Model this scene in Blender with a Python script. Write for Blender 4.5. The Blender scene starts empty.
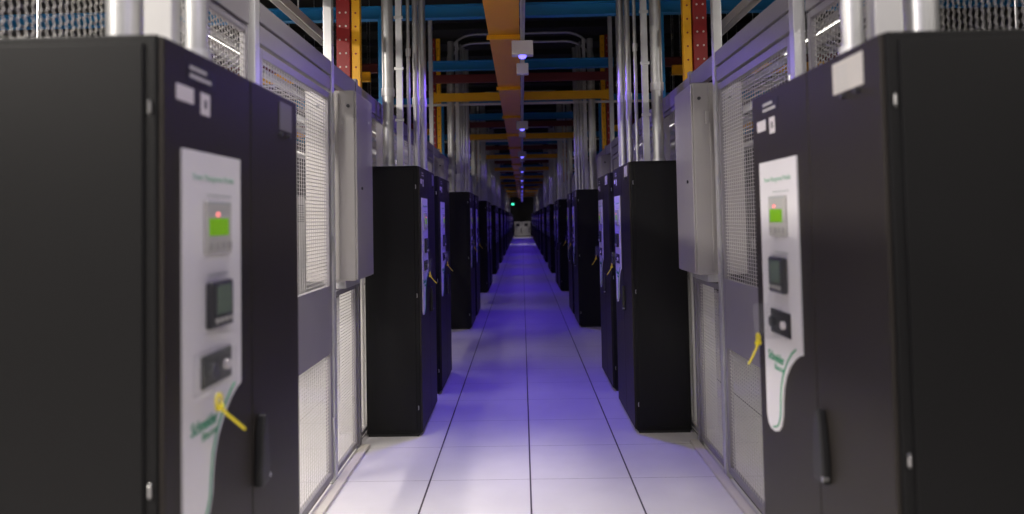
import bpy, math, random
from mathutils import Vector, Matrix
random.seed(7)
C = bpy.context.scene.collection
PI = math.pi
P = 4.88            # length of one bay of the aisle
NB = 12             # bays
XF = 1.205          # fence line either side
TILE = 0.61

# ------------------------------------------------------------------ materials
def mat(name, col, rough=0.5, metal=0.0, noise=0.0, nscale=8.0, bump=0.0, bscale=60.0, emit=None, estr=0.0, coat=0.0, alpha=1.0, spec=0.5):
    m = bpy.data.materials.new(name); m.use_nodes = True
    nt = m.node_tree; b = nt.nodes['Principled BSDF']
    b.inputs['Base Color'].default_value = (*col, 1)
    b.inputs['Roughness'].default_value = rough
    b.inputs['Metallic'].default_value = metal
    b.inputs['Specular IOR Level'].default_value = spec
    b.inputs['Coat Weight'].default_value = coat
    b.inputs['Alpha'].default_value = alpha
    tc = nt.nodes.new('ShaderNodeTexCoord')
    if noise > 0:
        n = nt.nodes.new('ShaderNodeTexNoise'); n.inputs['Scale'].default_value = nscale; n.inputs['Detail'].default_value = 4
        nt.links.new(tc.outputs['Object'], n.inputs['Vector'])
        mx = nt.nodes.new('ShaderNodeMix'); mx.data_type = 'RGBA'
        mx.inputs['A'].default_value = (*[c * (1 - noise) for c in col], 1)
        mx.inputs['B'].default_value = (*[min(1, c * (1 + noise)) for c in col], 1)
        nt.links.new(n.outputs['Fac'], mx.inputs['Factor'])
        nt.links.new(mx.outputs['Result'], b.inputs['Base Color'])
    if bump > 0:
        n2 = nt.nodes.new('ShaderNodeTexNoise'); n2.inputs['Scale'].default_value = bscale; n2.inputs['Detail'].default_value = 3
        nt.links.new(tc.outputs['Object'], n2.inputs['Vector'])
        bp = nt.nodes.new('ShaderNodeBump'); bp.inputs['Strength'].default_value = bump; bp.inputs['Distance'].default_value = 0.002
        nt.links.new(n2.outputs['Fac'], bp.inputs['Height']); nt.links.new(bp.outputs['Normal'], b.inputs['Normal'])
    if emit:
        b.inputs['Emission Color'].default_value = (*emit, 1)
        b.inputs['Emission Strength'].default_value = estr
    return m

M = {}
M['black'] = mat('black_powder_coat', (0.009, 0.009, 0.0095), 0.55, spec=0.22, bump=0.25, bscale=350, noise=0.08, nscale=3)
M['blackdoor'] = mat('black_door_coat', (0.031, 0.027, 0.0245), 0.46, spec=0.16, bump=0.3, bscale=350, noise=0.08, nscale=3)
M['handle'] = mat('black_plastic', (0.02, 0.02, 0.021), 0.5, noise=0.05)
M['panel'] = mat('white_panel', (0.80, 0.78, 0.80), 0.4, noise=0.02)
M['green'] = mat('green_ink', (0.02, 0.30, 0.14), 0.5, noise=0.05)
M['titlegreen'] = mat('pale_green_ink', (0.38, 0.55, 0.45), 0.5, noise=0.03)
M['inkgrey'] = mat('grey_ink', (0.42, 0.46, 0.44), 0.5, noise=0.05)
M['module'] = mat('grey_module', (0.50, 0.49, 0.46), 0.5, noise=0.04)
M['modkey'] = mat('grey_key', (0.38, 0.37, 0.35), 0.5, noise=0.04)
M['lcd'] = mat('green_lcd', (0.14, 0.30, 0.015), 0.3, emit=(0.25, 0.62, 0.0), estr=0.3, noise=0.1)
M['redled'] = mat('red_led', (0.9, 0.2, 0.2), 0.3, emit=(1, 0.25, 0.22), estr=1.1, noise=0.02)
M['lcdgrey'] = mat('grey_lcd', (0.17, 0.22, 0.17), 0.15, noise=0.08)
M['meter'] = mat('meter_plastic', (0.045, 0.045, 0.05), 0.4, noise=0.05)
M['steel'] = mat('plain_steel', (0.62, 0.62, 0.62), 0.3, 0.9, noise=0.1)
M['galv'] = mat('galvanised_conduit', (0.57, 0.57, 0.57), 0.40, 0.7, noise=0.12, nscale=14)
M['galvdull'] = mat('galvanised_strut', (0.66, 0.66, 0.67), 0.42, 0.5, noise=0.12, nscale=12)
M['paint'] = mat('grey_box_paint', (0.40, 0.38, 0.37), 0.3, noise=0.03, coat=0.3)
M['frame'] = mat('grey_frame_paint', (0.27, 0.255, 0.28), 0.4, noise=0.03)
M['mesh'] = mat('pale_mesh', (0.60, 0.58, 0.56), 0.4, noise=0.04)
M['curb'] = mat('pale_kerb', (0.62, 0.58, 0.52), 0.5, noise=0.06)
M['blue'] = mat('blue_steel', (0.015, 0.22, 0.50), 0.45, noise=0.08)
M['yellow'] = mat('yellow_steel', (0.93, 0.46, 0.006), 0.45, noise=0.06)
M['red'] = mat('red_steel', (0.30, 0.012, 0.012), 0.45, noise=0.08)
M['hole'] = mat('light_bolt', (0.7, 0.62, 0.58), 0.5, noise=0.05)
M['maroon'] = mat('maroon_steel', (0.14, 0.014, 0.014), 0.5, noise=0.08)
M['duct'] = mat('orange_duct', (0.82, 0.37, 0.01), 0.4, noise=0.06, nscale=3)
M['ceil'] = mat('black_ceiling', (0.018, 0.018, 0.018), 0.8, noise=0.2)
M['wall'] = mat('dark_wall', (0.03, 0.03, 0.032), 0.8, noise=0.1)
M['hallwall'] = mat('hall_wall', (0.09, 0.088, 0.085), 0.8, noise=0.1, nscale=2)
M['whitecab'] = mat('white_cabinet', (0.66, 0.65, 0.63), 0.45, noise=0.04)
M['greycab'] = mat('grey_cabinet', (0.12, 0.115, 0.115), 0.45, noise=0.06)
M['tube'] = mat('lit_tube', (1, 1, 1), 0.4, emit=(1.0, 0.95, 0.86), estr=4.0)
M['led'] = mat('blue_led', (0.3, 0.2, 1), 0.3, emit=(0.14, 0.12, 1.0), estr=3.2)
M['ledbox'] = mat('white_housing', (0.62, 0.58, 0.60), 0.45, noise=0.04)
M['exit'] = mat('green_sign', (0.05, 0.7, 0.4), 0.4, emit=(0.05, 0.75, 0.42), estr=3.0)
M['yellowtag'] = mat('yellow_plastic', (0.85, 0.70, 0.02), 0.4, noise=0.03)
M['sticker'] = mat('white_sticker', (0.72, 0.68, 0.68), 0.5, noise=0.03)
M['stickblack'] = mat('black_sticker', (0.008, 0.008, 0.008), 0.5, noise=0.03)
M['paper'] = mat('paper_card', (0.60, 0.57, 0.52), 0.6, noise=0.06, nscale=20)
M['greycard'] = mat('grey_card', (0.16, 0.15, 0.17), 0.3, noise=0.06)
M['seal'] = mat('rubber_foot', (0.02, 0.02, 0.02), 0.7, noise=0.05)

g = bpy.data.materials.new('clear_plastic'); g.use_nodes = True
b = g.node_tree.nodes['Principled BSDF']; b.inputs['Base Color'].default_value = (0.9, 0.92, 0.92, 1)
b.inputs['Roughness'].default_value = 0.12; b.inputs['Alpha'].default_value = 0.03
nn = g.node_tree.nodes.new('ShaderNodeTexNoise'); nn.inputs['Scale'].default_value = 20
bb = g.node_tree.nodes.new('ShaderNodeBump'); bb.inputs['Strength'].default_value = 0.05
g.node_tree.links.new(nn.outputs['Fac'], bb.inputs['Height']); g.node_tree.links.new(bb.outputs['Normal'], b.inputs['Normal'])
M['clear'] = g

def floor_mat():
    m = bpy.data.materials.new('raised_floor_tiles'); m.use_nodes = True
    nt = m.node_tree; N = nt.nodes; Lk = nt.links; b = N['Principled BSDF']
    geo = N.new('ShaderNodeNewGeometry'); sep = N.new('ShaderNodeSeparateXYZ'); Lk.new(geo.outputs['Position'], sep.inputs[0])
    def math_(op, a, v=None, vv=None):
        n = N.new('ShaderNodeMath'); n.operation = op
        Lk.new(a, n.inputs[0])
        if v is not None: n.inputs[1].default_value = v
        if vv is not None: Lk.new(vv, n.inputs[1])
        return n.outputs[0]
    def seam(axis, off, half):
        a = math_('ADD', sep.outputs[axis], -off + TILE * 40 + TILE / 2)
        a = math_('DIVIDE', a, TILE); a = math_('FRACT', a); a = math_('SUBTRACT', a, 0.5); a = math_('ABSOLUTE', a)
        return math_('LESS_THAN', a, half / TILE)
    s1 = seam('X', 0.0, 0.0048); s2 = seam('Y', 0.547, 0.0026)
    tx = N.new('ShaderNodeTexNoise'); tx.inputs['Scale'].default_value = 5; tx.inputs['Detail'].default_value = 6
    Lk.new(geo.outputs['Position'], tx.inputs['Vector'])
    mx = N.new('ShaderNodeMix'); mx.data_type = 'RGBA'
    mx.inputs['A'].default_value = (0.66, 0.635, 0.645, 1); mx.inputs['B'].default_value = (0.76, 0.735, 0.745, 1)
    Lk.new(tx.outputs['Fac'], mx.inputs['Factor'])
    m2 = N.new('ShaderNodeMix'); m2.data_type = 'RGBA'; m2.inputs['B'].default_value = (0.36, 0.33, 0.33, 1)
    Lk.new(mx.outputs['Result'], m2.inputs['A']); Lk.new(s2, m2.inputs['Factor'])
    m3 = N.new('ShaderNodeMix'); m3.data_type = 'RGBA'; m3.inputs['B'].default_value = (0.05, 0.04, 0.045, 1)
    Lk.new(m2.outputs['Result'], m3.inputs['A']); Lk.new(s1, m3.inputs['Factor'])
    Lk.new(m3.outputs['Result'], b.inputs['Base Color'])
    b.inputs['Roughness'].default_value = 0.42; b.inputs['Specular IOR Level'].default_value = 0.4
    return m
M['floor'] = floor_mat()

# ------------------------------------------------------------------ mesh builder
SHIFT = [0.0]     # fore-and-aft offset of the fittings on a cabinet door
class MB:
    def __init__(s): s.v = []; s.f = []
    def quadbox(s, pts):
        n = len(s.v); s.v += [tuple(p) for p in pts]
        for q in ((0, 3, 2, 1), (4, 5, 6, 7), (0, 1, 5, 4), (1, 2, 6, 5), (2, 3, 7, 6), (3, 0, 4, 7)):
            s.f.append(tuple(n + i for i in q))
        return s
    def box(s, x0, x1, y0, y1, z0, z1):
        if x0 > x1: x0, x1 = x1, x0
        if y0 > y1: y0, y1 = y1, y0
        if z0 > z1: z0, z1 = z1, z0
        return s.quadbox([(x0, y0, z0), (x1, y0, z0), (x1, y1, z0), (x0, y1, z0), (x0, y0, z1), (x1, y0, z1), (x1, y1, z1), (x0, y1, z1)])
    def tube(s, pts, r, n=12, caps=True):
        pts = [Vector(p) for p in pts]; rings = []
        up = None
        for i, p in enumerate(pts):
            d = ((pts[i + 1] - p) if i + 1 < len(pts) else (p - pts[i - 1]))
            if 0 < i < len(pts) - 1: d = (pts[i + 1] - pts[i - 1])
            d.normalize()
            if up is None:
                up = Vector((0, 0, 1)) if abs(d.z) < 0.9 else Vector((1, 0, 0))
            a = d.cross(up); a.normalize(); bq = d.cross(a); up = -bq
            base = len(s.v)
            rr = r[i] if isinstance(r, (list, tuple)) else r
            for k in range(n):
                t = 2 * PI * k / n
                s.v.append(tuple(p + a * (rr * math.cos(t)) + bq * (rr * math.sin(t))))
            rings.append(base)
        for i in range(len(rings) - 1):
            A, B = rings[i], rings[i + 1]
            for k in range(n):
                k2 = (k + 1) % n
                s.f.append((A + k, B + k, B + k2, A + k2))
        if caps:
            s.f.append(tuple(rings[0] + k for k in range(n)))
            s.f.append(tuple(rings[-1] + k for k in reversed(range(n))))
        return s
    def prism_x(s, yz, x0, x1):
        """outline in the y-z plane given thickness x0..x1 (fan-free ngon caps)"""
        n = len(yz); base = len(s.v)
        s.v += [(x0, y, z) for y, z in yz] + [(x1, y, z) for y, z in yz]
        s.f.append(tuple(base + i for i in reversed(range(n)))); s.f.append(tuple(base + n + i for i in range(n)))
        for i in range(n):
            j = (i + 1) % n
            s.f.append((base + i, base + j, base + n + j, base + n + i))
        return s
    def build(s, name, m, parent=None, bevel=0.0, smooth=False, seg=2):
        if SHIFT[0]: s.v = [(x, y + SHIFT[0], z) for x, y, z in s.v]
        me = bpy.data.meshes.new(name); me.from_pydata(s.v, [], s.f); me.update()
        import bmesh
        bm = bmesh.new(); bm.from_mesh(me); bmesh.ops.recalc_face_normals(bm, faces=bm.faces); bm.to_mesh(me); bm.free()
        me.materials.append(M[m] if isinstance(m, str) else m)
        o = bpy.data.objects.new(name, me); C.objects.link(o)
        if parent: o.parent = parent
        if smooth:
            me.shade_smooth(); 
            try: me.set_sharp_from_angle(angle=math.radians(40))
            except Exception: pass
        if bevel > 0:
            md = o.modifiers.new('bevel', 'BEVEL'); md.width = bevel; md.segments = seg; md.limit_method = 'ANGLE'
        return o

def tag(o, label=None, cat=None, group=None, kind=None):
    if label: o['label'] = label
    if cat: o['category'] = cat
    if group: o['group'] = group
    if kind: o['kind'] = kind
    return o
def thing(name, label, cat, loc=(0, 0, 0), rz=0.0, group=None):
    o = bpy.data.objects.new(name, None); C.objects.link(o); o.location = loc; o.rotation_euler = (0, 0, rz)
    o.empty_display_size = 0.1
    return tag(o, label, cat, group)
def kids(o): return list(o.children)
def copy_tree(o, parent=None):
    c = o.copy(); C.objects.link(c)
    if parent is not None: c.parent = parent
    for ch in kids(o): copy_tree(ch, c)
    return c
used = {}
def place(key, make, label, loc, rz=0.0, group=None):
    """first call builds the thing, later calls copy it and each of its parts"""
    if key not in used:
        o = make(); used[key] = o
    else:
        o = copy_tree(used[key])
    o.location = loc; o.rotation_euler = (0, 0, rz); o['label'] = label
    if group: o['group'] = group
    return o
ORD = ['nearest', 'second', 'third', 'fourth', 'fifth', 'sixth', 'seventh', 'eighth', 'ninth', 'tenth', 'eleventh', 'twelfth', 'thirteenth',
       'fourteenth', 'fifteenth', 'sixteenth', 'seventeenth', 'eighteenth', 'nineteenth', 'twentieth', 'twenty-first', 'twenty-second', 'twenty-third', 'twenty-fourth',
       'twenty-fifth', 'twenty-sixth', 'twenty-seventh', 'twenty-eighth', 'twenty-ninth', 'thirtieth']
SIDE = {-1: 'left', 1: 'right'}

def text_mesh(name, body, size, m, parent, y, z, x, width=None, shear=0.0, bold=0.0):
    """lettering facing local +X, reading along +Y, left-aligned at (y, z)"""
    cu = bpy.data.curves.new(name, 'FONT'); cu.body = body; cu.size = size; cu.extrude = 0.0006; cu.shear = shear; cu.offset = bold
    t = bpy.data.objects.new(name, cu); C.objects.link(t)
    dg = bpy.context.evaluated_depsgraph_get(); dg.update()
    me = bpy.data.meshes.new_from_object(t.evaluated_get(dg)); bpy.data.objects.remove(t)
    w = max(v.co.x for v in me.vertices) - min(v.co.x for v in me.vertices)
    sx = (width / w) if width else 1.0
    for v in me.vertices:
        a, bq, c = v.co; v.co = (x + c, y + SHIFT[0] + a * sx, z + bq)
    me.materials.clear(); me.materials.append(M[m])
    o = bpy.data.objects.new(name, me); C.objects.link(o); o.parent = parent
    return o

# ------------------------------------------------------------------ setting
def struct(name, mb, m): return tag(mb.build(name, m), kind='structure')
YE = 62.0
struct('floor', MB().box(-6.2, 6.2, -2.5, YE + 1, -0.12, 0), 'floor')
cl = MB().box(-6.2, 6.2, -2.5, YE + 1, 5.25, 5.4)
for i in range(60): cl.box(-6.2, 6.2, i * 1.05, i * 1.05 + 0.12, 5.13, 5.25)
struct('ceiling', cl, 'ceil')
struct('wall_left', MB().box(-6.35, -6.2, -2.5, YE + 1, -0.12, 5.4), 'hallwall')
struct('wall_right', MB().box(6.2, 6.35, -2.5, YE + 1, -0.12, 5.4), 'hallwall')
struct('wall_back', MB().box(-6.35, 6.35, YE + 1, YE + 1.15, -0.12, 5.4), 'wall')
struct('wall_front', MB().box(-6.35, 6.35, -2.65, -2.5, -0.12, 5.4), 'hallwall')

# ------------------------------------------------------------------ the black power cabinets
RD = 0.412; RW = 0.87; RH = 1.992
def cabinet():
    t = thing('power_cabinet', None, 'cabinet', group='black power cabinets along the aisle')
    hw = RW / 2
    # origin: centre of the base, front face towards local +X at x = RD/2
    F = RD / 2
    MB().box(-F, F - 0.012, -hw, hw, 0.02, RH).build('body', 'black', t, bevel=0.006)
    MB().box(-F + 0.01, F - 0.03, -hw + 0.01, hw - 0.01, 0.0, 0.03).build('plinth', 'seal', t)
    for s in (-1, 1):
        sp = MB().box(-F + 0.02, F - 0.04, s * hw, s * (hw + 0.006), 0.05, RH - 0.02).build('side_panel', 'black', t, bevel=0.003)
        for z in (0.21, 1.03, 1.835):
            MB().tube([(F - 0.03, s * (hw - 0.002), z - 0.014), (F - 0.027, s * (hw + 0.004), z - 0.010), (F - 0.027, s * (hw + 0.004), z + 0.010), (F - 0.03, s * (hw - 0.002), z + 0.014)], 0.0035, 8).build('hinge_pin', 'steel', sp, smooth=True)
    d1 = MB().box(F - 0.012, F, -hw + 0.004, 0.0325, 0.03, RH - 0.004).build('door', 'blackdoor', t, bevel=0.004)
    d2 = MB().box(F - 0.012, F, 0.0355, hw - 0.004, 0.03, RH - 0.004).build('door', 'blackdoor', t, bevel=0.004)
    SHIFT[0] = -0.045
    # swing handle, wedge shaped
    h = MB().prism_x([(0.088, 0.850), (0.150, 0.850), (0.153, 0.90), (0.142, 1.0), (0.130, 1.045), (0.112, 1.045), (0.097, 1.0), (0.085, 0.90)], F, F + 0.024)
    hd = h.build('handle', 'handle', d2, bevel=0.006)
    MB().tube([(F + 0.008, 0.148, 0.866), (F + 0.024, 0.148, 0.866)], 0.007, 10).build('key_barrel', 'steel', d2, smooth=True)
    SHIFT[0] = -0.055
    a = -0.305; W = 0.31
    cur = []
    pts = [(W, 1.165), (W - 0.025, 1.158), (W - 0.06, 1.14), (W - 0.10, 1.11), (W - 0.135, 1.07), (W - 0.155, 1.03), (W - 0.165, 0.985), (W - 0.170, 0.94), (W - 0.185, 0.905), (W - 0.21, 0.882), (0.07, 0.872), (0.035, 0.873), (0.012, 0.885), (0.0, 0.91)]
    out = [(a, 1.755), (a + W, 1.755)] + [(a + s, z) for s, z in pts]
    pn = MB().prism_x(out[::-1], F, F + 0.005).build('control_panel', 'panel', t)
    gl = [(a + s - dx, z + dz) for (s, z), dx, dz in zip(pts[1:10], (0.02, .016, .014, .014, .015, .015, .014, .014, .010), (0.016, .016, .014, .010, .006, 0, 0, .006, .012))]
    MB().tube([(F + 0.0052, y, z) for y, z in gl] + [(F + 0.0052, a + 0.06, 0.884)], 0.0032, 6).build('green_line', 'green', pn)
    text_mesh('panel_title', 'Power Management Module', 0.022, 'titlegreen', pn, a + 0.045, 1.688, F + 0.0055, 0.22)
    MB().box(F + 0.005, F + 0.0056, -0.19, -0.055, 1.652, 1.655).build('printed_line', 'inkgrey', pn)
    SHIFT[0] = -0.070
    md = MB().box(F + 0.005, F + 0.014, -0.194, -0.056, 1.512, 1.640).build('display_module', 'module', pn, bevel=0.003)
    # sub-sub pieces are kept at the second level
    MB().box(F + 0.014, F + 0.0148, -0.182, -0.076, 1.556, 1.598).build('screen', 'lcd', pn)
    MB().box(F + 0.014, F + 0.0144, -0.19, -0.06, 1.632, 1.637).build('module_edge', 'inkgrey', pn)
    MB().tube([(F + 0.012, -0.138, 1.607), (F + 0.018, -0.138, 1.607)], 0.0055, 10).build('indicator_light', 'redled', pn)
    for i in range(4):
        MB().box(F + 0.014, F + 0.016, -0.184 + i * 0.034, -0.161 + i * 0.034, 1.522, 1.540).build('key', 'modkey', pn, bevel=0.001)
    for i in range(2):
        MB().box(F + 0.014, F + 0.0145, -0.178, -0.075, 1.613 + i * 0.009, 1.615 + i * 0.009).build('printed_line', 'inkgrey', pn)
    MB().box(F + 0.005, F + 0.0056, -0.17, -0.06, 1.460, 1.4628).build('printed_line', 'inkgrey', pn)
    MB().box(F + 0.005, F + 0.024, -0.186, -0.068, 1.334, 1.446).build('power_meter', 'meter', pn, bevel=0.006)
    MB().box(F + 0.024, F + 0.0252, -0.164, -0.084, 1.366, 1.436).build('meter_screen', 'lcdgrey', pn, bevel=0.001)
    for i in range(4):
        MB().tube([(F + 0.023, -0.164 + i * 0.025, 1.352), (F + 0.027, -0.164 + i * 0.025, 1.352)], 0.007, 10).build('meter_button', 'module', pn)
    MB().box(F + 0.005, F + 0.012, -0.210, -0.055, 1.200, 1.276).build('switch_plate', 'handle', pn, bevel=0.002)
    MB().tube([(F + 0.012, -0.092, 1.236), (F + 0.022, -0.092, 1.236)], 0.013, 16).build('key_switch', 'sticker', pn, smooth=True)
    MB().tube([(F + 0.012, -0.175, 1.238), (F + 0.026, -0.175, 1.238)], 0.017, 16).build('push_button', 'meter', pn, smooth=True)
    SHIFT[0] = -0.055
    # clear hinged cover (five thin walls)
    c = MB(); y0, y1, z0, z1, x0, x1 = -0.262, -0.14, 1.190, 1.286, F + 0.005, F + 0.055
    c.box(x1 - 0.002, x1, y0, y1, z0, z1).box(x0, x1, y0, y0 + 0.002, z0, z1).box(x0, x1, y1 - 0.002, y1, z0, z1).box(x0, x1, y0, y1, z0, z0 + 0.002).box(x0, x1, y0, y1, z1 - 0.002, z1)
    c.build('clear_cover', 'clear', pn)
    text_mesh('logo_word', 'Schneider', 0.042, 'green', pn, a + 0.032, 1.105, F + 0.0055, 0.135, shear=0.1, bold=0.0006)
    text_mesh('logo_word', 'Electric', 0.026, 'green', pn, a + 0.085, 1.080, F + 0.0055, 0.08)
    # stickers
    st = MB().box(F, F + 0.001, -0.275, -0.13, 1.913, 1.958).build('black_label', 'stickblack', t)
    for k_, (w_, z_) in enumerate(((0.085, 1.942), (0.11, 1.923))):
        MB().box(F + 0.001, F + 0.0014, -0.265, -0.265 + w_, z_, z_ + 0.009).build('printed_line', 'module', st)
    MB().box(F, F + 0.001, -0.325, -0.245, 1.862, 1.898).build('white_sticker', 'sticker', t)
    s2 = MB().box(F, F + 0.001, -0.21, -0.163, 1.845, 1.898).build('white_sticker', 'sticker', t)
    MB().box(F + 0.001, F + 0.0014, -0.192, -0.18, 1.862, 1.882).build('printed_mark', 'stickblack', s2)
    SHIFT[0] = 0.0
    return t
def card(white):
    """the card taped to a cabinet's second door; a mesh of its own under that cabinet"""
    F = RD / 2
    def add(cab):
        SHIFT[0] = -0.03
        if white:
            c = MB().box(F, F + 0.0015, 0.228, 0.385, 1.888, 1.968).build('schedule_card', 'paper', cab)
            for i in range(6):
                MB().box(F + 0.0015, F + 0.0018, 0.25, 0.31, 1.896 + i * 0.011, 1.898 + i * 0.011).build('printed_line', 'inkgrey', c)
            for i in range(4):
                MB().box(F + 0.0015, F + 0.0018, 0.325 + i * 0.018, 0.326 + i * 0.018, 1.898, 1.960).build('printed_line', 'inkgrey', c)
        else:
            MB().box(F, F + 0.003, 0.29, 0.40, 1.878, 1.968).build('card_holder', 'greycard', cab, bevel=0.001)
        for y in (0.29, 0.36):
            zz = 1.877 if white else 1.862
            MB().tube([(F, y, zz), (F + 0.012, y, zz)], 0.007, 8).build('magnet_hook', 'meter', cab, smooth=True)
        SHIFT[0] = 0.0
    return add

def zip_tag():
    t = thing('seal_tag', None, 'tag', group='yellow seal tags on the cabinet switches')
    ring = [(0.0, 0.014 * math.cos(a * PI / 6), 0.014 * math.sin(a * PI / 6)) for a in range(13)]
    MB().tube(ring, 0.0038, 8).build('ring', 'yellowtag', t, smooth=True)
    MB().tube([(0.0, 0.0, -0.012), (0.012, 0.012, -0.034), (0.03, 0.026, -0.058), (0.046, 0.036, -0.078)], [0.006, 0.0035, 0.0035, 0.003], 6).build('strap', 'yellowtag', t, smooth=True)
    MB().tube([(-0.004, -0.004, -0.016), (0.006, 0.006, -0.016)], 0.009, 10).build('lock_head', 'yellowtag', t, smooth=True)
    return t

XR = 0.777 + RD / 2
cab_spots = {-1: [], 1: []}
for s in (-1, 1):
    if s < 0: cab_spots[s].append(1.43 + RW / 2)
    else: cab_spots[s].append(1.545 + RW / 2)
    for k in range(1, NB):
        cab_spots[s].append(5.05 + P * (k - 1) + RW / 2)
        cab_spots[s].append(6.27 + P * (k - 1) + RW / 2)
cabs = {}
for s in (-1, 1):
    for i, y in enumerate(cab_spots[s]):
        if y > YE - 4: continue
        lab = f'tall black power cabinet, {ORD[i]} along the {SIDE[s]} side of the aisle'
        if i == 0: lab = f'large black cabinet filling the {SIDE[s]} foreground, nearest to the camera'
        o = place('cab', cabinet, lab, (s * XR, y, 0), 0 if s < 0 else PI)
        cabs[(s, i)] = o
        if s > 0 and i == 0: o.location.x += 0.022
for (s, i), o in list(cabs.items()):
    if i < 5: card(s > 0)(o)
for s in (-1, 1):
    for i in range(5):
        y = cab_spots[s][i]
        lab = f'yellow plastic seal tag hanging from the switch cover of the {ORD[i]} {SIDE[s]} cabinet'
        ly = -0.285
        wy = y + (ly if s < 0 else -ly); dx = 0.02 if (s > 0 and i == 0) else 0.0
        place('tag', zip_tag, lab, (s * (0.777 - 0.05) + dx, wy, 1.178), 0 if s < 0 else PI)

# ------------------------------------------------------------------ wire mesh fences
def strands(mb, y0, y1, z0, z1, w=0.050, h=0.0125, t=0.0034, d=0.0013):
    rows = int((z1 - z0) / h); n = max(1, round((y1 - y0) / w)); sy = (y1 - y0) / n; h = (z1 - z0) / rows
    for r in range(rows):
        base = len(mb.v); zc = z0 + (r + 0.5) * h; ys = []
        for i in range(n):
            a = y0 + i * sy
            ys += [(a, 1), (a + 0.34 * sy, 1), (a + 0.5 * sy, -1), (a + 0.84 * sy, -1)]
        ys.append((y1, 1))
        for y, q in ys:
            z = zc + (h / 2) * (q if r % 2 == 0 else -q)
            mb.v += [(-d, y, z - t / 2), (d, y, z - t / 2), (d, y, z + t / 2), (-d, y, z + t / 2)]
        for i in range(len(ys) - 1):
            A = base + 4 * i; B = A + 4
            for k in range(4):
                k2 = (k + 1) % 4; mb.f.append((A + k, A + k2, B + k2, B + k))
    return mb
def grid(mb, y0, y1, z0, z1, w=0.037, h=0.0205, t=0.0036, d=0.0013):
    n = round((z1 - z0) / h)
    for r in range(1, n):
        z = z0 + (z1 - z0) * r / n; mb.box(-d, d, y0, y1, z - t / 2, z + t / 2)
    n = round((y1 - y0) / w)
    for i in range(1, n):
        y = y0 + (y1 - y0) * i / n; mb.box(d, 2.6 * d, y - t / 2, y + t / 2, z0, z1)
    return mb
def frame_mb(y0, y1, z0, z1, w, d):
    m = MB(); m.box(-d, d, y0, y0 + w, z0, z1).box(-d, d, y1 - w, y1, z0, z1).box(-d, d, y0 + w, y1 - w, z0, z0 + w).box(-d, d, y0 + w, y1 - w, z1 - w, z1)
    return m
ZT = 2.58
def fence_panel(L, open_z0=0.0, name='mesh_fence_panel'):
    def mk():
        t = thing(name, None, 'fence panel', group='wire mesh fence panels along the aisle')
        frame_mb(0, L, 0.03 + open_z0, ZT - 0.13, 0.032, 0.014).build('frame', 'frame', t, bevel=0.003)
        MB().box(-0.02, 0.02, 0, L, ZT - 0.125, ZT).build('top_rail', 'frame', t, bevel=0.004)
        strands(MB(), 0.03, L - 0.03, 0.06 + open_z0, ZT - 0.16).build('wire_mesh', 'mesh', t)
        return t
    return mk
def gate():
    L = 1.14
    t = thing('mesh_gate', None, 'gate', group='wire mesh gates along the aisle')
    frame_mb(0, L, 0.04, ZT - 0.20, 0.042, 0.016).build('frame', 'frame', t, bevel=0.003)
    m = MB().box(-0.02, 0.02, 0, L, ZT - 0.185, ZT - 0.10).box(-0.024, 0.024, 0, L, ZT - 0.09, ZT)
    m.build('top_rail', 'frame', t, bevel=0.004)
    MB().box(-0.015, 0.015, 0.042, L - 0.042, 0.79, 1.20).build('solid_panel', 'frame', t, bevel=0.003)
    grid(MB(), 0.04, L - 0.04, 0.08, 0.79).build('wire_mesh', 'mesh', t)
    grid(MB(), 0.04, L - 0.04, 1.20, ZT - 0.24).build('wire_mesh', 'mesh', t)
    for z in (0.35, 1.45, 2.15):
        MB().tube([(0.02, L - 0.004, z - 0.05), (0.02, L - 0.004, z + 0.05)], 0.009, 10).build('hinge', 'steel', t, smooth=True)
    return t
def post(h):
    def mk():
        t = thing('fence_post', None, 'post', group='square posts of the mesh fence')
        MB().box(-0.026, 0.026, -0.026, 0.026, 0.008, h).build('shaft', 'frame' if h < 3 else 'galvdull', t, bevel=0.003)
        MB().box(-0.045, 0.035, -0.035, 0.035, 0.0, 0.010).build('foot_plate', 'steel', t, bevel=0.002)
        return t
    return mk
def wall_box():
    """grey enclosure; local +X towards the aisle on the left side; origin at its bottom near outer corner line"""
    t = thing('enclosure_box', None, 'electrical box', group='grey enclosure boxes on the fence')
    x0, x1, L, H = -0.18, 0.145, 0.465, 1.21     # x relative to the fence line
    MB().box(x0, x1 - 0.012, 0, L, 0, H).build('body', 'paint', t, bevel=0.006)
    MB().box(x1 - 0.012, x1, 0.006, L - 0.006, 0.006, H - 0.006).build('door', 'paint', t, bevel=0.006)
    MB().box(0.02, 0.034, -0.010, 0, 0.02, H - 0.02).build('edge_strip', 'paint', t, bevel=0.002)
    MB().box(0.035, 0.06, -0.016, 0, H - 0.26, H - 0.18).build('latch', 'paint', t, bevel=0.003)
    for x in (0.095, -0.10):
        MB().tube([(x, 0.0, H - 0.10), (x, -0.008, H - 0.10)], 0.011, 12).build('plug_button', 'meter', t, smooth=True)
    MB().tube([(x1 - 0.001, 0.13, H - 0.62), (x1 + 0.008, 0.13, H - 0.62)], 0.010, 12).build('lock', 'meter', t, smooth=True)
    MB().box(-0.02, 0.06, 0.04, L - 0.04, -0.05, 0).build('bottom_bracket', 'galvdull', t, bevel=0.002)
    return t
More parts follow.
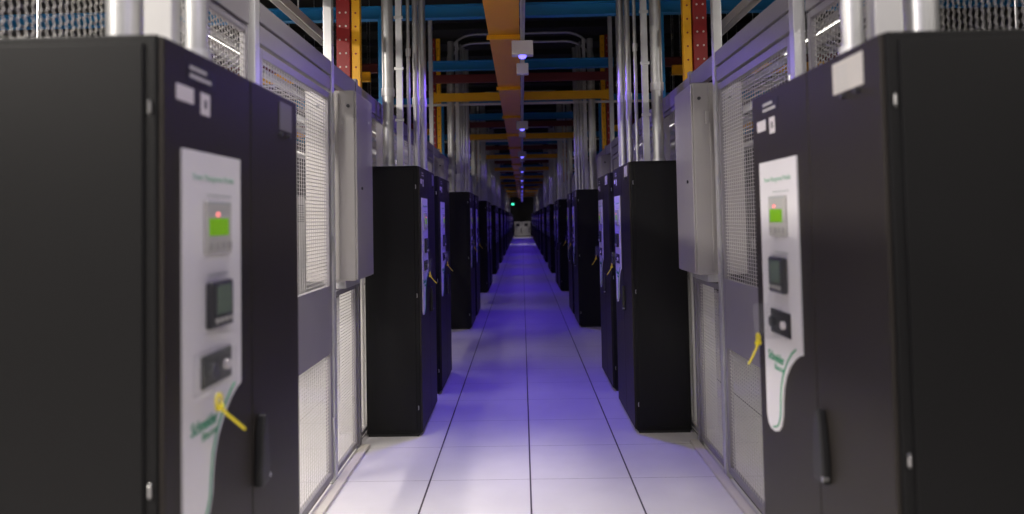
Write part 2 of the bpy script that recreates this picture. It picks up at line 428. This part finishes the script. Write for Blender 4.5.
def short_panel():
    L = 0.55
    t = thing('mesh_fence_panel', None, 'fence panel', group='wire mesh fence panels along the aisle')
    frame_mb(0, L, 0.03, 1.15, 0.032, 0.014).build('frame', 'frame', t, bevel=0.003)
    MB().box(-0.02, 0.02, 0, L, ZT - 0.125, ZT).build('top_rail', 'frame', t, bevel=0.004)
    for y in (0.0, L - 0.012):
        MB().box(-0.012, 0.012, y, y + 0.012, 1.15, ZT - 0.125).build('side_strip', 'frame', t)
    grid(MB(), 0.03, L - 0.03, 0.06, 1.12).build('wire_mesh', 'mesh', t)
    return t
seg = [  # (key, start, length) in bay coordinates
    ('long', 4.86 - P, 1.55), ('long', 6.455 - P, 1.51),
]
for s in (-1, 1):
    rz = 0 if s < 0 else PI
    np_ = 0; npost = 0
    def at(y, L, dx=0.0): return (s * (XF + dx), y if s < 0 else y + L, 0)
    # first panel beside the near cabinet
    place('p0', fence_panel(2.34), f'first wire mesh panel on the {SIDE[s]}, above and behind the foreground cabinet', at(0.61, 2.34, 0.012 if s < 0 else 0.04), rz)
    for k in range(NB):
        b0 = P * k
        if b0 + 4.9 > YE - 2: break
        o = place('gate', gate, f'mesh gate with solid middle panel, {ORD[k]} gate on the {SIDE[s]}', at(b0 + 3.03, 1.14), rz)
        np_ += 1
        place('short', short_panel, f'narrow mesh panel holding the {ORD[k]} enclosure box on the {SIDE[s]}', at(b0 + 4.245, 0.55), rz)
        place('longA', fence_panel(1.05), f'mesh panel behind the {ORD[2*k+1]} {SIDE[s]} cabinet', at(b0 + 4.865, 1.05, 0.012), rz)
        place('longB', fence_panel(1.84), f'mesh panel behind the {ORD[2*k+2]} {SIDE[s]} cabinet', at(b0 + 5.985, 1.84, 0.012), rz)
        for j, (py, hh) in enumerate(((2.99, 4.3), (4.205, 4.3), (4.83, 2.6), (5.95, 2.6))):
            lab = (f'tall square fence post just before the {ORD[k]} mesh gate on the {SIDE[s]}', f'tall square fence post between the {ORD[k]} gate and its enclosure box on the {SIDE[s]}',
                   f'square fence post just beyond the {ORD[k]} enclosure box on the {SIDE[s]}', f'square fence post behind the {ORD[2*k+1]} and {ORD[2*k+2]} {SIDE[s]} cabinets')[j]
            place('post%g' % hh, post(hh), lab, (s * (XF + (0.05 if j == 3 else 0)), b0 + py, 0), rz)
        place('wbox', wall_box, f'grey enclosure box on the {SIDE[s]} fence, {ORD[k]} from the camera', (s * XF, b0 + 4.30 if s < 0 else b0 + 4.80, 1.21), rz) if s < 0 else None
        if s > 0:
            # mirrored twin so that its latch side also faces the camera
            def mirrored():
                src = used['wbox']; r = copy_tree(src)
                for ch in kids(r):
                    me = ch.data.copy()
                    for v in me.vertices: v.co.x = -v.co.x
                    me.flip_normals(); ch.data = me
                return r
            if 'wboxR' not in used:
                used['wboxR'] = mirrored(); r = used['wboxR']
            else: r = copy_tree(used['wboxR'])
            r.location = (s * XF, b0 + 4.30, 1.21); r.rotation_euler = (0, 0, 0); r['label'] = f'grey enclosure box on the right fence, {ORD[k]} from the camera'
        k0 = MB().box(-0.03, 0.03, 0, 1.70, 0, 0.022)
        if k < 6:
            o = place('kerb', lambda: tag(k0.build('threshold_strip', 'curb', bevel=0.004), None, 'threshold', 'pale threshold strips under the fence'),
                  f'pale threshold strip on the floor below the {ORD[k]} gate on the {SIDE[s]}', (s * (XF - 0.055), b0 + 3.14, 0), 0)

# ------------------------------------------------------------------ conduits rising from the cabinets
def conduit(r, z0, z1, coup):
    def mk():
        t = thing('conduit', None, 'conduit', group='metal conduits rising from the cabinets')
        MB().tube([(0, 0, z0), (0, 0, z1)], r, 16).build('pipe', 'galv', t, smooth=True)
        for z in coup: MB().tube([(0, 0, z), (0, 0, z + 0.06)], r + 0.006, 16).build('coupling', 'galvdull', t, smooth=True)
        MB().tube([(0, 0, z0), (0, 0, z0 + 0.03)], r + 0.008, 16).build('locknut', 'galvdull', t, smooth=True)
        return t
    return mk
def strut_post(w, z0, z1):
    def mk():
        t = thing('strut_channel', None, 'strut', group='upright strut channels on the cabinets')
        m = MB().box(-w, w, -0.003, 0.003, z0, z1).box(-w, -w + 0.004, 0.003, 0.035, z0, z1).box(w - 0.004, w, 0.003, 0.035, z0, z1)
        m.build('channel', 'galvdull', t)
        for z in (2.35, 2.75, 3.15, 3.55):
            MB().box(-w - 0.012, w + 0.012, -0.008, -0.003, z, z + 0.025).build('clamp', 'steel', t, bevel=0.002)
        return t
    return mk
def square_duct(w):
    def mk():
        t = thing('wireway', None, 'wireway', group='square wireways rising from the cabinets')
        MB().box(-w, w, -w * 0.7, w * 0.7, RH, 4.2).build('trunk', 'whitecab', t, bevel=0.004)
        MB().box(-w - 0.006, w + 0.006, -w * 0.7 - 0.015, w * 0.7 + 0.015, RH, RH + 0.012).build('flange', 'galvdull', t, bevel=0.002)
        return t
    return mk
def elbow_conduit(z):
    def mk():
        t = thing('bent_conduit', None, 'conduit', group='bent conduits crossing over the aisle')
        R = 0.42; pts = [(0, 0, RH), (0, 0, z - R)]
        for i in range(1, 9):
            a = PI / 2 * i / 8; pts.append((R - R * math.cos(a), 0, z - R + R * math.sin(a)))
        pts.append((1.07, 0, z))
        MB().tube(pts, 0.018, 12).build('pipe', 'galv', t, smooth=True)
        MB().tube([(0, 0, z - R - 0.08), (0, 0, z - R - 0.02)], 0.024, 12).build('coupling', 'galvdull', t, smooth=True)
        return t
    return mk
A_SET = [('pipe', 1.04, 0.20, 0.045), ('strut', 0.95, 0.19, 0.024), ('thin', 0.905, 0.36, 0.014), ('mid', 0.885, 0.60, 0.024), ('mid', 0.845, 0.72, 0.030)]
B_SET = [('pipe', 1.03, 0.29, 0.043), ('duct', 0.925, 0.28, 0.036), ('mid', 0.835, 0.27, 0.028), ('thin', 1.13, 0.55, 0.016)]
cn = {-1: 0, 1: 0}
PNAME = {'pipe': 'thick metal conduit', 'mid': 'medium metal conduit', 'thin': 'thin metal conduit', 'duct': 'pale square wireway', 'strut': 'slotted strut channel'}
for s in (-1, 1):
    rz = 0 if s < 0 else PI
    for i, yc in enumerate(cab_spots[s]):
        if yc > YE - 4: continue
        isA = (i % 2 == 1)
        st = A_SET if isA else (B_SET if i == 0 else [('thin', 1.05, 0.5, 0.014), ('thin', 0.98, 0.62, 0.014)])
        if i >= 11: st = st[:2]
        y0 = yc - RW / 2
        for j, (kind, x, dy, r) in enumerate(st):
            pos = (s * (x + (0.035 if (s > 0 and i == 0) else 0)), y0 + dy, 0)
            where = 'outermost' if j == 0 else ['', 'second in', 'third in', 'fourth in', 'fifth in', 'innermost'][j]
            lab = f'{PNAME[kind]}, {where} on top of the {ORD[i]} {SIDE[s]} cabinet'
            if kind in ('pipe', 'mid', 'thin'):
                place(f'c{r}', conduit(r, RH, 4.25, (2.55, 3.5) if kind != 'thin' else (2.9,)), lab, pos, rz)
            elif kind == 'strut': place('strut', strut_post(r, RH, 4.25), lab, pos, 0)
            else: place('duct', square_duct(r), lab, pos, 0)
        if isA and 1 < i < 14:
            place('elbow', elbow_conduit(4.28), f'bent conduit arching inward over the aisle from the {ORD[i]} {SIDE[s]} cabinet', (s * 1.11, y0 + 0.42, 0), rz)
            place('elbow2', elbow_conduit(4.47), f'higher bent conduit arching inward from the back of the {ORD[i]} {SIDE[s]} cabinet', (s * 1.13, y0 + 0.62, 0), rz)

# ------------------------------------------------------------------ overhead steel
def frame_portal():
    t = thing('blue_steel_frame', None, 'steel frame', group='blue steel frames over the aisle')
    for s in (-1, 1):
        MB().box(s * 1.285, s * 1.345, -0.04, 0.04, 0, 3.49).build('post', 'blue', t, bevel=0.004)
        MB().box(s * 1.275, s * 1.355, -0.07, 0.07, 0, 0.012).build('base_plate', 'blue', t)
    m = MB().box(-5.8, 5.8, -0.006, 0.006, 3.49, 3.615).box(-5.8, 5.8, -0.04, 0.04, 3.49, 3.50).box(-5.8, 5.8, -0.04, 0.04, 3.605, 3.615)
    m.build('crossbeam', 'blue', t)
    return t
def ibeam(m, x, z0, z1, d, name, cat, group):
    def mk():
        q = MB().box(-x, x, -0.006, 0.006, z0, z1).box(-x, x, -d, d, z0, z0 + 0.012).box(-x, x, -d, d, z1 - 0.012, z1)
        t = thing(name, None, cat, group=group)
        q.build('web_and_flanges', m, t)
        for s in (-1, 1):
            MB().box(s * x, s * (x - 0.01), -d, d, z0, z1).build('end_plate', m, t)
        return t
    return mk
def chan(m, x, z0, z1, d, name, cat, group):
    def mk():
        t = thing(name, None, cat, group=group)
        MB().box(-x, x, -d, d, z0, z1).build('bar', m, t, bevel=0.004)
        for s in (-1, 1):
            MB().box(s * x, s * (x - 0.05), -d - 0.01, d + 0.01, z0 - 0.015, z1 + 0.015).build('end_bracket', m, t, bevel=0.003)
        return t
    return mk
def upright(m, w, z1):
    def mk():
        t = thing(m + '_upright', None, 'upright', group=m + ' perforated uprights behind the fence')
        MB().box(-w, w, -0.03, 0.03, 2.2, z1).build('column', m, t, bevel=0.004)
        MB().box(-w + 0.004, w - 0.004, -0.028, 0.028, 0.01, 2.2).build('pale_base_column', 'whitecab', t, bevel=0.003)
        MB().box(-w, w, -0.06, 0.06, 0.0, 0.012).build('base_plate', 'whitecab', t)
        bolts = MB(); 
        z = 2.35
        while z < z1 - 0.05:
            for x in ((-w * 0.45, w * 0.45) if m == 'red' else (0.0,)):
                bolts.tube([(x, -0.03, z), (x, -0.033, z)], 0.008, 6)
            z += 0.105
        bo = bolts.build('bolt_row', 'hole' if m == 'red' else 'red', t); bo['kind'] = 'stuff'
        return t
    return mk
for k in range(NB):
    yb = P * k
    if yb + 11 > 58: break
    place('portal', frame_portal, f'blue steel frame spanning the aisle, {ORD[k]} from the camera', (0, yb + 6.4, 0), group='blue steel frames over the aisle')
    place('bluebeam', ibeam('blue', 1.31, 3.70, 3.83, 0.05, 'blue_crossbeam', 'beam', 'high blue crossbeams over the aisle'), f'high blue crossbeam between the uprights, {ORD[k]} from the camera', (0, yb + 9.6, 0))
    place('redbeam', chan('maroon', 1.29, 3.57, 3.69, 0.03, 'dark_red_crossbeam', 'beam', 'dark red crossbeams over the aisle'), f'dark red crossbeam just under the blue one, {ORD[k]} from the camera', (0, yb + 9.85, 0))
    place('yelbeam', chan('yellow', 1.30, 3.325, 3.445, 0.035, 'yellow_crossbeam', 'beam', 'yellow crossbeams over the aisle'), f'yellow crossbeam running just above the orange duct, {ORD[k]} from the camera', (0, yb + 9.985, 0))
    place('rod', lambda: tag(MB().box(-2.4, 2.4, -0.015, 0.015, 3.303, 3.335).build('strut_crossbar', 'whitecab'), None, 'strut', 'silver strut crossbars over the aisle'), f'thin silver strut crossbar spanning the aisle, {ORD[k]} from the camera', (0, yb + 10.235, 0))
for s in (-1, 1):
    for k in range(NB):
        if P * k + 6 > YE: break
        place('redup', upright('red', 0.052, 4.4), f'red perforated upright behind the {SIDE[s]} fence, {ORD[k]} from the camera', (s * 1.365, P * k + (5.2 if k == 0 else 5.62), 0))
        place('yelup', upright('yellow', 0.032, 4.4), f'yellow perforated upright beside the red one, {ORD[k]} on the {SIDE[s]}', (s * 1.272, P * k + (5.22 if k == 0 else 5.64), 0))
# longitudinal sloping-looking side rails
for s in (-1, 1):
    t = thing('side_rail', f'long silver strut rail running above the {SIDE[s]} fence', 'strut', (s * 1.62, 0, 0))
    MB().box(-0.035, 0.035, 1.5, 5.6, 3.10, 3.115).box(-0.035, -0.03, 1.5, 5.6, 3.05, 3.10).box(0.03, 0.035, 1.5, 5.6, 3.05, 3.10).build('channel', 'whitecab', t)
    for y in (2.2, 4.9):
        MB().tube([(0, y, 3.115), (0, y, 5.14)], 0.006, 8).build('hanger_rod', 'steel', t, smooth=True)

# orange duct and central strut
LD = 56.0
t = thing('orange_cable_duct', 'long orange cable duct running overhead just left of the aisle centre', 'cable duct')
MB().box(-0.29, -0.01, 3.5, LD, 3.255, 3.265).build('bottom_plate', 'duct', t)
MB().box(-0.29, -0.283, 3.5, LD, 3.265, 3.298).box(-0.017, -0.01, 3.5, LD, 3.265, 3.298).build('side_walls', 'duct', t)
y = 6.15 - 2.44
while y < 40:
    MB().box(-0.31, 0.0, y - 0.012, y + 0.012, 3.213, 3.255).build('yellow_bracket', 'yellow', t, bevel=0.003)
    y += 2.44
for q in range(10):
    y = 7.3 + P * q
    MB().tube([(-0.15, y, 3.26), (-0.15, y, 5.14)], 0.006, 6).build('hanger_rod', 'steel', t)
t = thing('centre_strut', 'slim silver strut channel running overhead along the aisle centre', 'strut', (0, 0, 0))
MB().box(-0.004, 0.034, -0.5, LD + 1, 3.15, 3.19).build('channel', 'galvdull', t)
MB().tube([(0.012, -0.5, 3.135), (0.012, LD + 1, 3.135)], 0.011, 8).build('cable_pipe', 'galv', t, smooth=True)
for q in range(12):
    y = 2.7 + P * q - (0.9 if q == 0 else 0)
    MB().tube([(0.015, y, 3.19), (0.015, y, 5.14)], 0.005, 6).build('hanger_rod', 'steel', t)
def led_box():
    t = thing('led_fixture', None, 'light fixture', group='small blue-lit boxes hanging over the aisle')
    MB().box(-0.093, 0.093, -0.05, 0.05, 3.0, 3.125).build('housing', 'ledbox', t, bevel=0.006)
    MB().tube([(0, 0, 3.0), (0, 0, 2.985), (0, 0, 2.975)], [0.036, 0.032, 0.02], 16).build('led_lens', 'led', t, smooth=True)
    MB().box(-0.055, 0.055, 0.36, 0.44, 2.92, 3.02).build('junction_box', 'ledbox', t, bevel=0.004)
    MB().box(-0.02, 0.02, 0.38, 0.42, 3.02, 3.125).build('stem', 'galvdull', t)
    return t
def lamp(name, kind, loc, rot, energy, col, **kw):
    l = bpy.data.lights.new(name, kind); l.energy = energy; l.color = col
    for k_, v in kw.items(): setattr(l, k_, v)
    o = bpy.data.objects.new(name, l); C.objects.link(o); o.location = loc; o.rotation_euler = rot
    return o
LED_E = 210.0
for k in range(0, 12):
    y = 1.02 + P * k
    place('ledbox', led_box, f'small pale hanging box with a blue LED, {ORD[k]} along the aisle', (0.012, y, 0))
    e = LED_E * (0.07 if k == 0 else 0.64 if k == 1 else 0.46)
    lamp('blue_lamp', 'SPOT', (0.012, y, 2.955), (0, 0, 0), e * (0.5 if k == 0 else 1.0), (0.07, 0.02, 1.0), spot_size=math.radians(100), spot_blend=1.0, shadow_soft_size=0.03)
    lamp('blue_lamp', 'SPOT', (0.012, y, 2.955), (0, 0, 0), e * (0.6 if k == 0 else 0.34 if k == 1 else 0.2), (0.20, 0.10, 1.0), spot_size=math.radians(170), spot_blend=0.3, shadow_soft_size=0.03)

# ------------------------------------------------------------------ side halls
def batten(rod=2.0):
    t = thing('batten_light', None, 'strip light', group='fluorescent strip lights in the side halls')
    MB().box(-0.06, 0.06, -0.62, 0.62, 0.03, 0.09).build('housing', 'whitecab', t, bevel=0.004)
    MB().tube([(-0.03, -0.58, 0.012), (-0.03, 0.58, 0.012)], 0.014, 8).build('tube', 'tube', t)
    MB().tube([(0.03, -0.58, 0.012), (0.03, 0.58, 0.012)], 0.014, 8).build('tube', 'tube', t)
    for y in (-0.5, 0.5):
        MB().tube([(0, y, 0.09), (0, y, rod)], 0.004, 6).build('hanger_rod', 'steel', t)
    return t
HALL = {-1: 110.0, 1: 20.0}
for s in (-1, 1):
    for i in range(10):
        y = 0.1 + i * 3.03
        z = 3.13 if i > 1 else 3.35
        place('batten%g' % z, lambda: batten(5.14 - z), f'fluorescent strip light over the {SIDE[s]} side hall, {ORD[i]} from the camera', (s * 2.65, y, z))
        e = HALL[s] * (2.0 if i == 0 else 1.0 if i == 1 else 0.24 if i < 4 else 0.09)
        lamp('strip_lamp', 'AREA', (s * 2.65, y, z - 0.02), (0, 0, 0), e, (1.0, 0.93, 0.85), shape='RECTANGLE', size=0.16, size_y=1.2)
# cross-aisle light far away, and an added pair brightening the low end cabinets
for s in (-1, 1):
    for yy, e, w_ in ((43.0, 70, 'by the far cross aisle'), (57.6, 60, 'added near the end wall as fill')):
        place('batten3.13', lambda: batten(2.01), f'distant fluorescent strip light {w_} on the {SIDE[s]}', (s * (2.65 if yy < 50 else 1.9), yy, 3.13))
        lamp('strip_lamp', 'AREA', (s * (2.65 if yy < 50 else 1.9), yy, 3.10), (0, 0, 0), e, (1.0, 0.93, 0.88), shape='RECTANGLE', size=0.16, size_y=1.2)
# added fill strips, out of view over the near aisle and behind the camera
for i, (x, y, z, e, sp, lab) in enumerate(((-0.5, 2.9, 4.55, 22, 60, 'added fill strip light, out of view over the near end of the aisle'),
        (-1.3, -1.4, 4.3, 64, 180, 'added fill strip light behind the camera, left of two'), (1.3, -1.4, 4.3, 68, 180, 'added fill strip light behind the camera, right of two'))):
    place('batten%g' % z, lambda: batten(5.14 - z), lab, (x, y, z))
    lamp('strip_lamp', 'AREA', (x, y, z - 0.02), (0, 0, 0), e, (1.0, 0.95, 0.88), shape='RECTANGLE', size=0.2, size_y=1.2, spread=math.radians(sp))

def hall_cabinet(m):
    def mk():
        t = thing('equipment_cabinet', None, 'cabinet', group=m.replace('cab', '') + ' equipment cabinets in the side hall')
        MB().box(-0.3, 0.3, -0.55, 0.55, 0.05, 2.05).build('body', m, t, bevel=0.008)
        MB().box(-0.27, 0.27, -0.52, 0.52, 0, 0.05).build('plinth', 'seal', t)
        for s in (-1, 1):
            d = MB().box(0.3, 0.315, 0.01 if s > 0 else -0.54, 0.54 if s > 0 else -0.01, 0.08, 2.02).build('door', m, t, bevel=0.004)
            MB().box(0.315, 0.335, s * 0.05, s * 0.07, 1.0, 1.18).build('handle', 'steel', d, bevel=0.003)
            for i in range(8):
                MB().box(0.315, 0.319, s * 0.12, s * 0.46, 1.6 + i * 0.04, 1.615 + i * 0.04).build('vent_slot', 'meter', d)
        return t
    return mk
for s in (-1, 1):
    for i in range(7):
        m = 'whitecab' if s < 0 else 'greycab'
        place(m, hall_cabinet(m), f'{"white" if s < 0 else "grey"} cabinet beyond the {SIDE[s]} mesh fence, {ORD[i]} from the camera', (s * 4.2, 5.6 + i * 3.0, 0), 0 if s < 0 else PI)
    # overhead ladder trays in the halls
    for j, (x, z) in enumerate(((3.9, 3.66), (3.3, 3.0))):
        t = thing('cable_ladder', f'{"lower" if j else "upper outer"} cable ladder running through the {SIDE[s]} side hall', 'cable ladder', (s * x, 0, z))
        MB().box(-0.2, -0.18, 8, 34, 0, 0.09).build('side_rail', 'galvdull', t)
        MB().box(0.18, 0.2, 8, 34, 0, 0.09).build('side_rail', 'galvdull', t)
        for q in range(90):
            if 8.2 + q * 0.35 > 33: break
            MB().box(-0.18, 0.18, 8.2 + q * 0.35, 8.23 + q * 0.35, 0.01, 0.03).build('rung', 'galvdull', t)
        for q in range(7):
            for sx in (-0.19, 0.19):
                MB().tube([(sx, 8.8 + q * 4, 0.09), (sx, 8.8 + q * 4, 5.14 - z)], 0.005, 6).build('hanger_rod', 'steel', t)

# pipe runs and steel in the halls beyond the fences
for s in (-1, 1):
    for j, (x, z, r) in enumerate(((1.95, 2.72, 0.03), (2.1, 2.9, 0.022), (3.0, 2.5, 0.04))):
        t = thing('pipe_run', f'{("thin", "slimmest", "thickest")[j]} horizontal metal pipe beyond the {SIDE[s]} fence', 'pipe', (s * x, 0, z), group='pipe runs beyond the fences')
        MB().tube([(0, 3.4, 0), (0, 24, 0)], r, 10).build('pipe', 'galv', t, smooth=True)
        for q in range(5):
            MB().tube([(0, 4.15 + q * 4.6, r - 0.005), (0, 4.15 + q * 4.6, 5.14 - z)], 0.005, 6).build('hanger_rod', 'steel', t)
    for j, (y, z, m) in enumerate(((8.1, 3.26, 'yellow'), (8.5, 3.45, 'maroon'), (13.3, 3.26, 'yellow'), (13.8, 3.45, 'maroon'))):
        t = thing('hall_crossbeam', f'{"yellow" if m == "yellow" else "dark red"} beam in the {SIDE[s]} side hall, {"nearer" if j < 2 else "farther"} of two', 'beam', (s * 3.9, y, z), group='beams in the side halls')
        MB().box(-2.1, 2.1, -0.006, 0.006, 0, 0.11).box(-2.1, 2.1, -0.035, 0.035, 0, 0.01).box(-2.1, 2.1, -0.035, 0.035, 0.10, 0.11).build('web_and_flanges', m, t)
        for x in (-1.9, 1.9):
            MB().tube([(x, 0, 0.11), (x, 0, 5.14 - z)], 0.006, 6).build('hanger_rod', 'steel', t)

# far end
for i, x in enumerate((-0.37, 0.37)):
    t = thing('low_cabinet', f'pale waist-high cabinet at the far end of the aisle, {"left" if i == 0 else "right"} of the pair', 'cabinet', (x, YE - 0.6, 0), group='pale low cabinets at the far end')
    MB().box(-0.36, 0.36, -0.25, 0.25, 0.04, 1.32).build('body', 'whitecab', t, bevel=0.01)
    MB().box(-0.33, 0.33, -0.22, 0.22, 0, 0.04).build('plinth', 'seal', t)
    d = MB().box(-0.33, 0.33, -0.265, -0.25, 0.1, 1.28).build('door', 'whitecab', t, bevel=0.005)
    MB().box(0.22, 0.28, -0.285, -0.265, 0.3, 0.75).build('handle', 'meter', d, bevel=0.004)
    MB().box(-0.18, 0.12, -0.268, -0.265, 0.9, 1.15).build('dark_vent', 'meter', d)
t = thing('green_sign', 'small green lit sign hanging at the far end left of centre', 'sign', (-0.72, 54, 0))
MB().box(-0.11, 0.11, -0.03, 0.03, 2.66, 2.82).build('housing', 'ledbox', t, bevel=0.01)
MB().box(-0.095, 0.095, -0.034, -0.03, 2.675, 2.805).build('lit_face', 'exit', t)
MB().tube([(0, 0, 2.82), (0, 0, 5.14)], 0.01, 6).build('hanger_rod', 'steel', t)

# ------------------------------------------------------------------ world, camera
w = bpy.data.worlds.new('World'); bpy.context.scene.world = w; w.use_nodes = True
w.node_tree.nodes['Background'].inputs[0].default_value = (0.5, 0.5, 0.6, 1); w.node_tree.nodes['Background'].inputs[1].default_value = 0.04
cam = bpy.data.cameras.new('camera'); co = bpy.data.objects.new('camera', cam); C.objects.link(co)
cam.sensor_width = 36; cam.lens = 24.0; cam.clip_start = 0.05; cam.clip_end = 200
pitch, yaw, roll = math.radians(2.0), math.radians(0.80), math.radians(1.1)
co.location = (-0.02, 0, 1.583)
R = Matrix.Rotation(yaw, 4, 'Z') @ Matrix.Rotation(PI / 2 + pitch, 4, 'X') @ Matrix.Rotation(-roll, 4, 'Z')
co.rotation_euler = R.to_euler()
cam.shift_y = -62.0 / 1024
cam.dof.use_dof = True; cam.dof.focus_distance = 5.2; cam.dof.aperture_fstop = 1.5
sc = bpy.context.scene; sc.camera = co
sc.view_settings.view_transform = 'Standard'; sc.view_settings.look = 'None'; sc.view_settings.gamma = 1.0
sc.view_settings.use_curve_mapping = False; sc.view_settings.exposure = -0.08
sc.cycles.use_denoising = True
sc.cycles.max_bounces = 8
